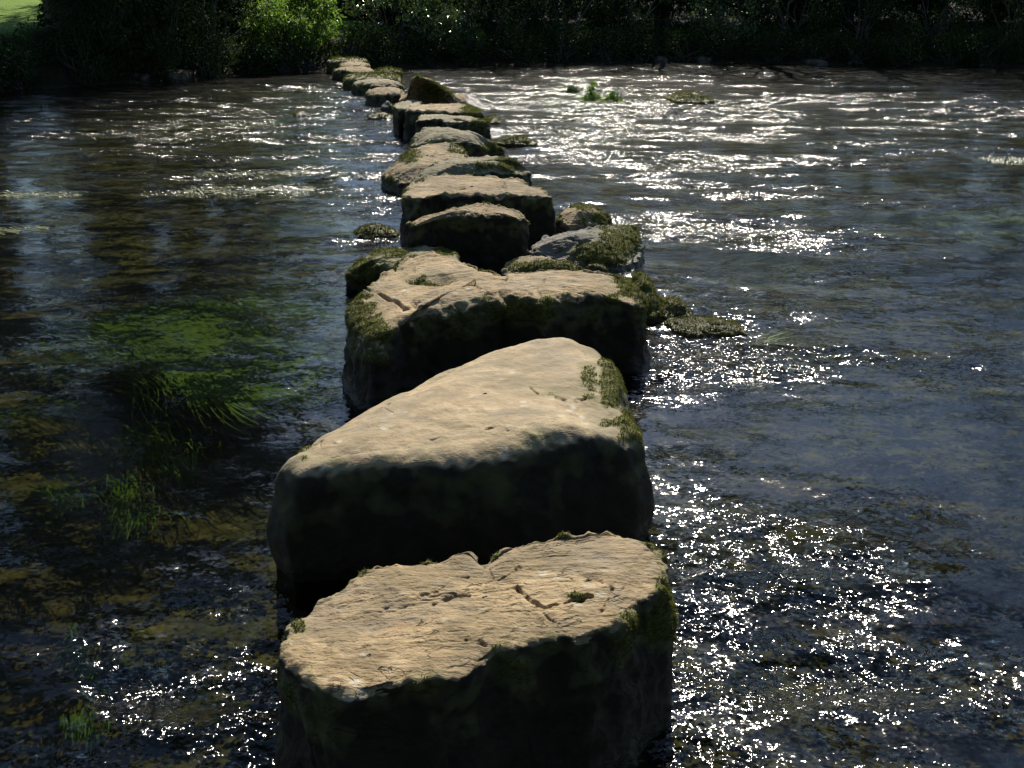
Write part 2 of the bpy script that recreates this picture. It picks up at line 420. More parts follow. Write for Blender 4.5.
    for hx, hy, rx, ry, dep in hollows:
        disp -= np.where(tp < .3, dep*np.exp(-((px-hx)/rx)**2-((py-hy)/ry)**2), 0)
    V = V+N*disp[:, None]
    V[0] = V[1:n+1].mean(0)
    N = normals(V, Fc); N[0] = (0, 0, 1)
    # where it is dark with algae and painted shade, where mossy
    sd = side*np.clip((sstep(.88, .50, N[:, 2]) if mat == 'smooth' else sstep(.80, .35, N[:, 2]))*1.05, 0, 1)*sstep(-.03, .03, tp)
    ms = np.zeros(len(V))
    mn = fbm(V*9+seed, 3, seed+20)
    if mossall: ms = np.maximum(ms, np.clip(mossall+mn*1.5, 0, 1))
    ms = np.maximum(ms, np.clip(.30*np.exp(-((tp-.05)/.10)**2)*(1 if side > .5 else 0)+mn*.9-.05-.25*sstep(.1, .3, tp), 0, 1)*(tp > -.005)*(.55 if mat == 'smooth' else 1))
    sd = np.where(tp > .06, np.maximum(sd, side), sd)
    for mx_, my_, rx, ry, a in moss:
        q = ((px-mx_)/rx)**2+((py-my_)/ry)**2
        ms = np.maximum(ms, np.clip(a*np.exp(-q*.9)+mn*.9*np.exp(-q*.4), 0, 1)*sstep(0, .25, a*np.exp(-q*.5)))
    V = V+N*(sstep(.3, .8, ms)*(.010+.016*np.maximum(0, fbm(V*22+seed, 2, seed+70)))*max(.5, min(1.2, sc*2)))[:, None]; V[0] = V[1:n+1].mean(0)
    tri = np.column_stack([np.zeros(n, int), 1+k0, 1+(k0+1) % n])
    if Fc[0, 1] != 2: pass
    loc = np.array([c[0], c[1], 0])
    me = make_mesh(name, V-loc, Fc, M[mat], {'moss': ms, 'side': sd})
    o = link(name, me, None, loc); tag(o, label, cat, group)
    # tufts of moss
    if tufts > 0:
        rg = np.random.default_rng(seed+77)
        fm = ms[Fc].mean(1)*(V[Fc].mean(1)[:, 2] > .0)
        fa = np.linalg.norm(np.cross(V[Fc[:, 2]]-V[Fc[:, 0]], V[Fc[:, 3]]-V[Fc[:, 1]]), axis=1)*.5
        dist = max(2.0, c[1]); blade = max(.008, .0020*dist)
        wgt = np.where(fm > .38, fa, 0)
        tot = wgt.sum()
        cnt = int(min(36000, tufts*tot*2.0/(blade*blade)))
        if cnt > 20:
            f = rg.choice(len(Fc), cnt, p=wgt/tot)
            ab = rg.random((cnt, 2))
            q = V[Fc[f]]
            p0 = (q[:, 0]*(1-ab[:, :1])+q[:, 1]*ab[:, :1])*(1-ab[:, 1:])+(q[:, 3]*(1-ab[:, :1])+q[:, 2]*ab[:, :1])*ab[:, 1:]
            nn = N[Fc[f, 0]]
            dirn = nn+rg.normal(0, .55, (cnt, 3))+np.array([0, 0, .15]); dirn /= np.linalg.norm(dirn, axis=1, keepdims=True)
            sidev = np.cross(dirn, rg.normal(0, 1, (cnt, 3))); sidev /= np.maximum(np.linalg.norm(sidev, axis=1, keepdims=True), 1e-6)
            L = blade*rg.uniform(.7, 1.7, (cnt, 1)); Wd = blade*rg.uniform(.22, .42, (cnt, 1))
            p0 = p0-nn*blade*.3
            TV = np.stack([p0-sidev*Wd, p0+sidev*Wd, p0+dirn*L], 1).reshape(-1, 3)
            clump = np.clip(.5+1.1*fbm(p0*14, 2, seed+60)+rg.normal(0, .15, cnt), 0, 1)
            mt = make_mesh('moss', TV-loc, np.arange(cnt*3).reshape(-1, 3), M['moss'], {'rnd': np.repeat(clump, 3)}, smooth=False)
            link('moss', mt, o)
    return o

G = 'stepping stones across the river'
# nearest stone
rock('stepping_stone', 'nearest large flat stepping stone with cracked tan top, cut by the lower frame edge', 'stepping stone',
     [(283,646),(287,625),(310,604),(340,587),(365,572),(399,565),(436,560),(466,554),(476,558),(485,565),(495,557),(516,547),(558,537),(613,535),(642,539),(659,553),(667,570),(663,589),
      (641,601),(618,628),(584,640),(558,639),(525,645),(495,654),(474,667),(441,680),(395,687),(352,696),(327,693),(306,684),(306,675),(294,667),(283,655)],
     'tan', G, z=.47, rnd=.022, flare=1.07, pw=5, res=1.6, seed=3, smooth_out=3, rough=.75,
     grooves=[([(518,586),(532,600),(545,607),(575,599),(590,596)], 5, .022), ([(440,600),(455,595),(468,594)], 4, .014), ([(585,580),(600,582),(612,590)], 5, .018),
              ([(465,640),(478,641),(487,646)], 4, .012), ([(520,565),(500,575),(470,590),(430,605)], 3, .006), ([(560,625),(540,610),(535,600)], 3, .008),
              ([(485,560),(495,580),(520,590)], 3, .006), ([(600,615),(610,600),(625,590)], 3, .007), ([(300,660),(320,650),(340,640)], 3, .005), ([(380,610),(420,600),(470,575)], 2.5, .005)],
     hollows=[(425,650,16,5,.008), (455,560,16,5,-.02), (560,600,30,8,.006)],
     moss=[(664,610,12,32,1.0), (650,625,14,18,.9), (300,625,9,8,.75), (520,660,30,9,.7), (630,622,12,10,.8), (575,596,10,3,.5), (545,650,26,8,.5)])
# second stone
rock('stepping_stone', 'broad smooth stepping stone tapering to the left, second from the viewer', 'stepping stone',
     [(280,470,.39),(294,456,.40),(316,439,.41),(348,416,.43),(389,390,.45),(437,368,.47),(497,346,.50),(537,337,.52),(570,335,.52),(598,343,.51),(614,360,.50),(622,380,.49),(622,400,.48),(634,417,.45),(641,437,.42),
      (622,444,.43),(590,440,.46),(553,446,.46),(513,456,.45),(457,466,.44),(417,469,.43),(376,471,.42),(336,475,.41),(300,480,.40)],
     'smooth', G, rnd=.13, flare=1.04, zc=.51, pw=2.8, res=1.6, seed=8, rough=.5, smooth_out=6, bulge=.035,
     grooves=[([(310,445),(322,440),(318,452)], 3, .010), ([(325,447),(335,443)], 2.5, .008), ([(555,398),(570,402),(590,397)], 3, .012), ([(485,430),(500,428),(508,432)], 2.5, .007), ([(530,388),(538,394)], 2.5, .008), ([(380,408),(392,412)], 2.5, .006),([(430,440),(450,436)], 2.5, .006)],
     moss=[(612,375,12,34,.95), (632,425,18,18,.9), (590,385,12,22,.42), (565,395,30,5,.35), (305,450,8,12,.5), (378,395,8,5,.6), (335,424,8,5,.6), (610,425,15,7,.5)])
# third stone
rock('stepping_stone', 'big slab stepping stone with a split top and a mossy front rim', 'stepping stone',
     [(350,318,.38),(356,303,.41),(363,288,.43),(380,271,.45),(406,257,.47),(426,253,.48),(449,257,.48),(466,265,.46),(483,271,.45),(506,274,.45),(546,272,.46),(592,272,.46),(622,276,.45),
      (640,290,.42),(640,305,.39),(629,303,.41),(609,297,.44),(576,298,.45),(542,305,.45),(522,302,.45),(503,299,.45),(489,305,.44),(463,310,.43),(430,315,.42),(403,322,.41),(393,332,.40),(380,340,.38),(360,337,.36)],
     'tan', G, rnd=.07, flare=1.05, zc=.49, pw=4, res=1.35, seed=13, smooth_out=3, rough=.8,
     grooves=[([(365,290),(382,295),(398,302),(404,310),(412,304),(418,300)], 5, .035), ([(474,282),(482,290),(490,296),(497,298)], 4, .02), ([(514,287),(530,292),(534,298)], 3, .015), ([(385,267),(400,268),(412,265)], 3, .01),
              ([(545,300),(538,290),(545,280)], 2.5, .01), ([(480,272),(498,273),(506,276)], 5, .02)],
     hollows=[(425,279,24,4.5,.05), (445,276,10,3,.03), (418,305,6,4,.04)],
     moss=[(362,315,17,20,.9), (375,330,18,11,.9), (425,278,20,5,.6), (525,310,40,12,.9), (630,285,16,12,1), (643,300,10,14,1), (470,318,40,8,.6), (610,298,12,5,.6), (590,310,40,8,.5)])
rock('mossy_boulder', 'low boulder capped in brown moss behind the left end of the big split slab', 'boulder',
     [(347,276,.12),(349,270,.15),(360,259,.19),(371,251,.21),(392,247,.22),(414,248,.22),(428,246,.23),(446,247,.22),(459,254,.20),(455,262,.18),(430,266,.18),(400,268,.18),(379,268,.16),(360,274,.12)],
     'olive', rnd=.05, flare=1.03, zc=.22, res=.6, seed=19, moss=[(360,268,20,14,1), (385,252,26,6,.8), (446,252,14,6,1), (415,250,20,4,.5)])
rock('mossy_boulder', 'rounded end rock under thick green moss at the right end of the split slab', 'boulder',
     None, 'olive', rnd=.03, flare=1.05, zc=.25, pw=1.9, res=.5, seed=23, mossall=.9, rough=1.3,
     world_pts=[(.885+.16*math.cos(t), 6.66+.34*math.sin(t), .05) for t in np.linspace(0, 2*math.pi, 14, endpoint=False)])
rock('mossy_boulder', 'grey rock beside the path with green moss hanging down its front', 'boulder',
     [(530,250,.14),(539,240,.17),(552,235,.18),(574,231,.19),(602,227,.19),(625,224,.20),(635,228,.21),(640,240,.16),(640,258,.06),(626,269,.03),(600,271,.03),(580,269,.03),(558,262,.06),(540,256,.10)],
     'grey', rnd=.04, flare=1.04, zc=.235, pw=2.2, res=.8, seed=29, side=.5, rough=1.2, moss=[(600,258,26,15,1), (618,245,22,22,.85), (632,240,8,16,.9), (585,250,14,10,.6)],
     grooves=[([(555,252),(575,247),(590,240)], 3, .03), ([(570,238),(585,243)], 3, .02)])
rock('mossy_boulder', 'small squat rock with a pale face and mossy back, right of the path', 'boulder',
     [(557,220,.13),(560,213,.17),(572,205,.21),(587,203,.22),(602,208,.20),(610,215,.15),(612,222,.10),(600,224,.10),(585,225,.10),(568,227,.10)],
     'tan', rnd=.04, flare=1.05, zc=.21, pw=2.2, res=.5, seed=31, side=.5, moss=[(592,206,20,5,1), (602,218,13,8,1), (585,222,10,6,.5), (560,222,5,8,.6)])
rock('mossy_boulder', 'flat low rock under yellow green moss squeezed behind the big split slab', 'boulder',
     [(501,268,.12),(507,261,.15),(518,257,.17),(533,255,.18),(546,256,.18),(559,259,.17),(574,263,.16),(582,268,.14),(588,273,.11),(560,277,.1),(530,277,.1),(508,275,.1)],
     'tan', rnd=.04, flare=1.05, zc=.18, pw=2.5, res=.5, seed=37, moss=[(545,268,36,8,1.05), (520,266,14,6,.7), (575,270,14,5,.9)])
# fourth .. the path going away
rock('stepping_stone', 'dark faced stepping stone standing in front of a wider flat one', 'stepping stone',
     [(406,224,.38),(419,219,.40),(438,214,.42),(451,208,.45),(466,205,.46),(485,203,.47),(507,206,.46),(520,211,.44),(527,218,.41),(520,219,.42),(507,217,.43),(485,217,.43),(466,216,.43),(451,218,.42),(432,222,.40),(412,228,.37)],
     'tan', G, rnd=.04, flare=1.03, zc=.46, pw=3, res=.75, seed=41, rough=1.0)
rock('stepping_stone', 'wide flat topped tan stepping stone, tallest block past the mossy rocks', 'stepping stone',
     [(403,193),(413,184),(427,178),(447,175),(488,177),(518,181),(541,188),(552,198),(537,197),(511,197),(488,198),(460,197),(438,196),(421,200),(405,197)],
     'tan', G, z=.43, rnd=.04, flare=1.04, zc=.44, res=.75, seed=43, rough=.9, grooves=[([(496,190),(506,187),(504,183)], 1.6, .02)])
rock('stepping_stone', 'leaning pale boulder sloping left into the water beside a wide stepping stone', 'stepping stone',
     [(384,176,.13),(386,171,.17),(395,161,.25),(412,149,.34),(425,145,.37),(440,143,.38),(455,145,.36),(464,150,.33),(469,157,.28),(455,165,.26),(432,172,.22),(414,181,.16),(400,183,.12)],
     'tan', G, rnd=.05, flare=1.04, zc=.33, pw=2.4, res=.6, seed=47, moss=[(405,155,16,8,.7), (458,150,10,6,.6), (390,182,8,5,.5)])
rock('stepping_stone', 'low hummocky stepping stone with a mossy right shoulder', 'stepping stone',
     [(414,182,.22),(421,171,.30),(434,163,.36),(451,158,.38),(477,158,.38),(492,157,.39),(507,157,.40),(520,161,.36),(529,170,.26),(520,174,.25),(500,172,.28),(470,176,.26),(445,182,.22),(425,186,.20)],
     'olive', G, rnd=.05, flare=1.04, zc=.39, pw=2.4, res=.6, seed=53, moss=[(512,163,15,8,1), (490,166,14,6,.6)])
rock('stepping_stone', 'round backed stepping stone sloping down to the right with olive lichen', 'stepping stone',
     [(411,144,.30),(414,136,.37),(423,129,.43),(436,127,.45),(455,128,.45),(473,132,.42),(488,138,.36),(500,145,.27),(505,151,.20),(494,150,.22),(478,145,.31),(462,142,.36),(442,140,.38),(428,143,.34),(416,147,.29)],
     'olive', G, rnd=.06, flare=1.05, zc=.45, pw=2.6, res=.55, seed=59, moss=[(495,147,14,6,.9)])
rock('stepping_stone', 'narrow stepping stone with a black front, just before the grassy edged slab', 'stepping stone',
     [(417,122),(420,116),(432,114),(451,116),(464,117),(480,119),(488,125),(482,124),(464,123),(453,123),(441,121),(428,121)],
     'olive', G, z=.40, rnd=.05, flare=1.05, res=.5, seed=61, moss=[(480,124,10,5,.7)])
rock('stepping_stone', 'tan slab stepping stone with grass on its right edge below the pointed boulder', 'stepping stone',
     [(406,111),(411,106),(420,103),(438,103),(457,104),(468,105),(476,109),(482,116),(470,114),(456,113),(441,113),(426,112)],
     'tan', G, z=.42, rnd=.05, flare=1.05, res=.5, seed=67, moss=[(472,111,11,6,1)])
rock('stepping_stone', 'dark sided block tucked left of the grassy edged slab', 'stepping stone',
     [(393,107),(400,102),(413,100),(421,102),(420,107),(408,109),(398,110)], 'olive', G, z=.40, rnd=.04, flare=1.03, res=.4, seed=71)
rock('boulder', 'tall pointed boulder shaggy with dark moss, highest rock on the path', 'boulder',
     None, 'tan', rnd=.06, flare=1.06, centre=(417, 78.5, .78), zc=.79, pw=1.5, res=.6, seed=73, rough=.8,
     world_pts=[(-1.63+.60*math.cos(t), 20.75+.85*math.sin(t), .12) for t in np.linspace(0, 2*math.pi, 16, endpoint=False)], moss=[(440,88,16,11,.9), (420,77,7,3,.6)], side=0.0)

def slab(label, x0, x1, yback, yrim, ybase, mat, seed, moss=0.0, name='stepping_stone', cat='stepping stone', group=G, res=.35, slope=0.0, side=1.0, dome=False):
    """a blocky stone seen as the box x0..x1: base line, front edge and back edge give its distance, height and depth"""
    f = at((x0+x1)/2, ybase, 0)
    ysl = f[1]
    # height of the front edge at that distance
    v = (384-yrim)/F; a = PITCH-math.atan(v); zt = CAM_H-ysl*math.tan(a)
    zt = min(max(zt, .06), .9)
    yb = (CAM_H-zt)/math.tan(PITCH-math.atan((384-yback)/F))
    yb = min(max(yb, ysl+.35), ysl+2.2)
    w0, w1 = at(x0, ybase, 0)[0], at(x1, ybase, 0)[0]
    rg = random.Random(seed)
    pts = []
    for k in range(18):
        t = 2*math.pi*k/18
        cx = math.copysign(abs(math.cos(t))**.55, math.cos(t)); sy = math.copysign(abs(math.sin(t))**.6, math.sin(t))
        j = 1+rg.uniform(-.1, .06)
        skew = -.10*(sy)*(w1-w0)
        pts.append(((w0+w1)/2+cx*j*(w1-w0)/2+skew, (ysl+yb)/2+sy*j*(yb-ysl)/2, (zt*.12+.015 if dome else zt)+slope*cx+rg.uniform(-.02, .02)*(.3 if dome else 1)))
    return rock(name, label, cat, None, mat, group, rnd=.03 if dome else .09, zc=zt if dome else zt+.06, pw=1.7 if dome else 2.6, flare=1.03, res=res, seed=seed, mossall=moss, world_pts=pts, side=side)

slab('stepping stone with a bright tan left end and mossy right end, before the pointed boulder', 364, 401, 88.5, 94, 106, 'tan', 81)
slab('thin slab stepping stone half hidden behind the one before the pointed boulder', 366, 402, 84, 86, 96, 'tan', 83)
slab('squarish dark ended stepping stone, next after the thin half hidden slab', 351, 400, 80.5, 83.5, 95, 'olive', 85)
slab('long stepping stone with a mossy green left end towards the far bank', 340, 398, 75, 79, 91, 'olive', 87, .42)
slab('flat green mossy rock lying right of the far end of the path', 372, 400, 70, 72, 77, 'olive', 89, .8, 'mossy_boulder', 'boulder', None)
slab('chunky stepping stone with a pale rounded top, third from the far bank', 331, 371, 68, 71, 81, 'tan', 91)
slab('second stepping stone from the far bank, its flat top just showing', 337, 365, 62.5, 66, 77, 'tan', 93)
slab('last stepping stone at the far bank, long and flat beneath the bright bush', 322, 362, 58.5, 62, 74, 'olive', 95, .3)
slab('low wet slab poking out of the water left of the path', 365, 393, 111, 114, 119.5, 'olive', 97, .35, 'low_rock', 'rock', None, dome=True)
slab('small angular grey stone leaning against the path above the low wet slab', 381, 392, 103, 105, 112.5, 'grey', 99, 0, 'low_rock', 'rock', None)
slab('tiny dark stone in the water left of the far stepping stones', 333, 340, 81.5, 83, 85.5, 'dark', 101, .2, 'low_rock', 'rock', None, dome=True)
# stones out in the river
slab('small round mossy rock alone in the water left of the path', 351, 395, 221, 229, 239, 'olive', 103, .75, 'mossy_boulder', 'boulder', None, .5, dome=True)
slab('low mound of olive moss in the glittering water right of the path', 496, 535, 134, 138, 146, 'olive', 105, .9, 'mossy_boulder', 'boulder', None, dome=True)
slab('little mossy rock peeping out right of the narrow stepping stone', 484, 501, 114, 118, 124, 'olive', 107, .85, 'mossy_boulder', 'boulder', None, dome=True)
slab('mossy hummock in the riffle, nearest the right end of the split slab', 656, 694, 296, 305, 320, 'olive', 109, .95, 'mossy_boulder', 'boulder', None, .5, dome=True)
slab('long flat raft of moss in the riffle right of the split slab', 676, 746, 321, 329, 337, 'olive', 111, .95, 'mossy_boulder', 'boulder', None, .5, dome=True)
slab('yellow green mossy rock alone in midriver on the right', 674, 713, 90, 95, 104, 'olive', 113, .6, 'mossy_boulder', 'boulder', None, dome=True)
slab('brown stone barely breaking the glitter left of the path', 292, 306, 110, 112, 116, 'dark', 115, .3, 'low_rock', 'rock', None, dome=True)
# far bank stones
for k, (x0, x1, yb_, yr, ys, lab) in enumerate([
    (290, 313, 61, 64, 71, 'pale rounded boulder at the foot of the bank left of the last stepping stone'),
    (272, 290, 64, 66, 72.5, 'dark boulder on the waterline, left of the pale rounded one'),
    (160, 184, 70, 73, 80, 'dim rounded boulder under the shaded bushes of the left bank'),
    (128, 146, 71, 75, 82, 'small dim stone on the shaded left waterline'),
    (655, 668, 57, 59, 63.5, 'stone catching sun on the far waterline beyond the mossy midriver rock'),
    (695, 712, 56, 58, 62.5, 'pale stone on the far waterline under the drooping green tree'),
    (812, 828, 60, 62, 66, 'dark stone on the right far waterline')]):
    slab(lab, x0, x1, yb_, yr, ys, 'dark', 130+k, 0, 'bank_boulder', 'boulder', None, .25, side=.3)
for k, (x0, x1, yy, z0, lab) in enumerate([(326, 334, 50, .62, 'small pale step stone up the far bank'), (333, 345, 49, .68, 'dark step stone up the far bank beside the small pale one')]):
    a0, a1 = at(x0, yy, z0), at(x1, yy, z0)
    w_ = a1[0]-a0[0]; y0 = min(a0[1], float(bank_y(a0[0]))+1.6)
    xm = (a0[0]+a1[0])/2*y0/a0[1]
    z0 = ground_at(xm, y0+.4)+.10
    pts = [(xm+w_/2*math.cos(t), y0+.4+.35*math.sin(t), z0) for t in np.linspace(0, 2*math.pi, 12, endpoint=False)]
    rock('bank_boulder', lab, 'boulder', None, 'olive' if k == 0 else 'dark', None, rnd=.05, res=.25, seed=150+k, world_pts=pts, zb=-.1)

# ------------------------------------------------------------------ foliage
def leaves(centers, dirs, size, rg, droop=.25, asp=.45):
    n = len(centers)
    d = dirs+rg.normal(0, .7, (n, 3)); d[:, 2] -= droop; d /= np.linalg.norm(d, axis=1, keepdims=True)
    s = np.cross(d, rg.normal(0, .6, (n, 3))+np.array([0, 0, 1.0])); s /= np.maximum(np.linalg.norm(s, axis=1, keepdims=True), 1e-6)
    L = size*rg.uniform(.6, 1.35, (n, 1))
    up = np.cross(s, d)
    V = np.stack([centers-d*L*.5, centers+s*L*asp*.5+up*L*.08, centers+d*L*.5-up*L*.08, centers-s*L*asp*.5+up*L*.08], 1).reshape(-1, 3)
    return V, np.arange(n*4).reshape(-1, 4)

def crown_points(rg, n, rad, ncl, cl_r, shell=.55):
    """leaf points in clumps spread through an uneven ellipsoid, gaps between the clumps"""
    u = rg.normal(0, 1, (ncl, 3)); u /= np.linalg.norm(u, axis=1, keepdims=True)
    rr_ = rg.uniform(shell**3, 1, (ncl, 1))**(1/3)*rg.uniform(.8, 1.12, (ncl, 1))
    cc = u*rr_*np.array(rad)
    sz = cl_r*rg.uniform(.5, 1.3, ncl)
    k = rg.choice(ncl, n, p=sz**2/np.sum(sz**2))
    v = rg.normal(0, 1, (n, 3)); v /= np.linalg.norm(v, axis=1, keepdims=True)
    p = cc[k]+v*(sz[k, None])*rg.uniform(.25, 1, (n, 1))**.5*np.array([1, 1, .75])
    out = p/np.array(rad)
    return p, v+out*.6, cc, rg.random(ncl)[k]

def tubes(paths, sides=7):
    Vs, Fs, off = [], [], 0
    for pts, r in paths:
        pts = np.array(pts, float); n = len(pts)
        t = np.gradient(pts, axis=0); t /= np.linalg.norm(t, axis=1, keepdims=True)
        a = np.cross(t, [.3, 1, .1]); a /= np.linalg.norm(a, axis=1, keepdims=True); b = np.cross(t, a)
        ang = np.linspace(0, 2*math.pi, sides, endpoint=False)
        ring = pts[:, None]+np.array(r)[:, None, None]*(np.cos(ang)[None, :, None]*a[:, None]+np.sin(ang)[None, :, None]*b[:, None])
        Vs.append(ring.reshape(-1, 3)); Fs.append(grid_faces(n, sides, True)+off); off += n*sides
    return np.concatenate(Vs), np.concatenate(Fs)

def wavy(p0, p1, n, amp, rg):
    t = np.linspace(0, 1, n)[:, None]
    q = np.array(p0)*(1-t)+np.array(p1)*t
    q[1:-1] += rg.normal(0, amp, (n-2, 3))
    return q

def tree(name, label, x, y, h, rad, mat, seed, nleaf=5000, leaf=.22, low=.25, group=None, trunk_r=None, zoff=0):
    rg = np.random.default_rng(seed)
    z0 = ground_at(x, y)-.1
    root = empty(name, (x, y, z0), label, 'tree', group)
    tr = trunk_r or .018*h+.05
    lean = rg.normal(0, .25, 2)
    cz = h*(low+1)/2; rz = h*(1-low)/2
    top = np.array([lean[0], lean[1], h*.86])
    main = wavy((0, 0, 0), top, 9, .06, rg); main[0] = 0
    paths = [(main, np.linspace(tr, tr*.2, 9)*np.array([1.5]+[1.0]*8))]
    p, d, cc, cr = crown_points(rg, nleaf, (rad, rad, rz), int(46+rad*6), rad*.30)
    p[:, 2] += cz; cc = cc+np.array([0, 0, cz])
    for q in cc[rg.choice(len(cc), 16, replace=False)]:
        zs = np.clip(q[2]*.62, .9, h*.75); i = zs/(h*.86)
        s = np.array([lean[0]*i, lean[1]*i, zs])
        paths.append((wavy(s, q, 6, .09, rg), np.linspace(tr*.38, tr*.06, 6)))
    V, Fc = tubes(paths)
    link('trunk', make_mesh('trunk', V, Fc, M['bark']), root)
    V, Fc = leaves(p, d, leaf, rg)
    rn = np.repeat(np.clip(cr*.7+rg.random(nleaf)*.4-.05, 0, 1), 4)
    link('crown', make_mesh('crown', V, Fc, M[mat], {'rnd': rn}, smooth=False), root)
    return root

def bush(label, x, y, rad, h, mat, seed, nleaf=5200, leaf=.085, group='bushes along the far bank', name='bush', droop=.3, z0=None, asp=.45, off=0.0):
    rg = np.random.default_rng(seed)
    z0 = ground_at(x, y)-.05 if z0 is None else z0
    root = empty(name, (x, y, z0), label, 'bush', group)
    p, d, cc, cr = crown_points(rg, nleaf, (rad, rad*.8, h*.52), int(34+10*rad), .30+.10*rad, .35)
    p[:, 2] += h*.5; cc = cc+np.array([0, 0, h*.5])
    keep = p[:, 2] > .02-z0*.6; p, d, cr = p[keep], d[keep], cr[keep]
    paths = [(wavy((rg.normal(0, .12), rg.normal(0, .1), 0), q, 6, .05, rg), np.linspace(.03, .007, 6)) for q in cc[:16]]
    V, Fc = tubes(paths, 5)
    link('stem', make_mesh('stem', V, Fc, M['bark']), root)
    V, Fc = leaves(p, d, leaf, rg, droop, asp)
    rn = np.repeat(np.clip(cr*.7+rg.random(len(p))*.4-.05, 0, 1), 4)
    link('foliage', make_mesh('foliage', V, Fc, M[mat], {'rnd': rn}, smooth=False), root)
    return root

def bpos(px, back):
    """a spot on the far bank on the line of photo column px, «back» metres behind the waterline"""
    u = (px-512)/F
    y = 30.0
    for _ in range(12):
        slant = y*math.cos(PITCH)+CAM_H*math.sin(PITCH)
        y = .5*y+.5*(float(bank_y(u*slant))+back)
    return u*(y*math.cos(PITCH)+CAM_H*math.sin(PITCH)), y

BG = 'bushes along the far bank'
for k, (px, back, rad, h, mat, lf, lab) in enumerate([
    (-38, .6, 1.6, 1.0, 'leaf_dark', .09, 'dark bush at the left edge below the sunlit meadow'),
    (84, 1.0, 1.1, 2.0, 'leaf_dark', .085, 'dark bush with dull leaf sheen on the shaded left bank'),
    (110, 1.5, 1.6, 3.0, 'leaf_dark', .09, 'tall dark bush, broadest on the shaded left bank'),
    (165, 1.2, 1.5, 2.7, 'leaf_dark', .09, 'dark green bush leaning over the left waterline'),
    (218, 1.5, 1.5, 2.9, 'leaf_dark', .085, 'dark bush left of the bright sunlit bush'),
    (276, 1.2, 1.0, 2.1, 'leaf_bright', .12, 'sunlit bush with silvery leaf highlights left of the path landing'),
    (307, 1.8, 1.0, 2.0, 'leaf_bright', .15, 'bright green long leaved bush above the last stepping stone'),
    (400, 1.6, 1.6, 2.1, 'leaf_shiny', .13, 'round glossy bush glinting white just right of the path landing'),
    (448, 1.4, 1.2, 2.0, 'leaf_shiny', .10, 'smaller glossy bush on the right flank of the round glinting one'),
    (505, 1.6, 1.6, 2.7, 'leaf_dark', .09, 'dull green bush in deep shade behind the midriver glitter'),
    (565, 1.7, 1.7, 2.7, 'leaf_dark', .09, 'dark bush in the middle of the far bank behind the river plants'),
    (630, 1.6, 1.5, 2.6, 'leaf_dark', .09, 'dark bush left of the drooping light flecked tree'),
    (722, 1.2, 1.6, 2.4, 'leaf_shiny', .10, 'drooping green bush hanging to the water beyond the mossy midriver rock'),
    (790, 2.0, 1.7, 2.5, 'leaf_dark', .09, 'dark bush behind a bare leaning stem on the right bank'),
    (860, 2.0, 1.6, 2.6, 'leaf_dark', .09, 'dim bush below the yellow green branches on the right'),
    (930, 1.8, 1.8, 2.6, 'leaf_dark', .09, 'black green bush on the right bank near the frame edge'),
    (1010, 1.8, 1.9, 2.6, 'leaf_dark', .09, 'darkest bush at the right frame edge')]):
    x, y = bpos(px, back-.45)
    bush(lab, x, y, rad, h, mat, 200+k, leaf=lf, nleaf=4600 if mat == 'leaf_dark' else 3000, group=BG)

for k, (px, back, h) in enumerate([(-130, 5, 3), (112, 4.5, 3.2), (130, 5, 3.4), (185, 5, 3.2), (235, 5.5, 3.2), (385, 6, 2.6), (425, 4.5, 3), (475, 4.5, 3.2), (535, 5, 3.2), (590, 4.5, 3),
                                   (650, 5, 3.2), (700, 4.5, 3.2), (760, 5, 3), (815, 4.5, 3.2), (870, 5, 3.2), (925, 4.5, 3.2), (985, 5, 3.2), (1045, 4.5, 3.2), (350, 10, 2.4), (375, 9, 2.4)]):
    x, y = bpos(px, back)
    bush('dark understorey bush in the shade behind the bank bushes', x, y, 1.9, h, 'leaf_dark', 250+k, leaf=.2, nleaf=5600, group='understorey bushes behind the bank')

rgl = random.Random(4)
for k, px in enumerate(range(-20, 1050, 44)):
    if 310 < px < 375: continue
    x, y = bpos(px+rgl.uniform(-10, 10), .12)
    bush('low dark shrub overhanging the far waterline', x, y, rgl.uniform(.75, 1.0), rgl.uniform(.8, 1.3), 'leaf_dark', 420+k, leaf=.085, nleaf=2000, group='low shrubs overhanging the far waterline', z0=.02)

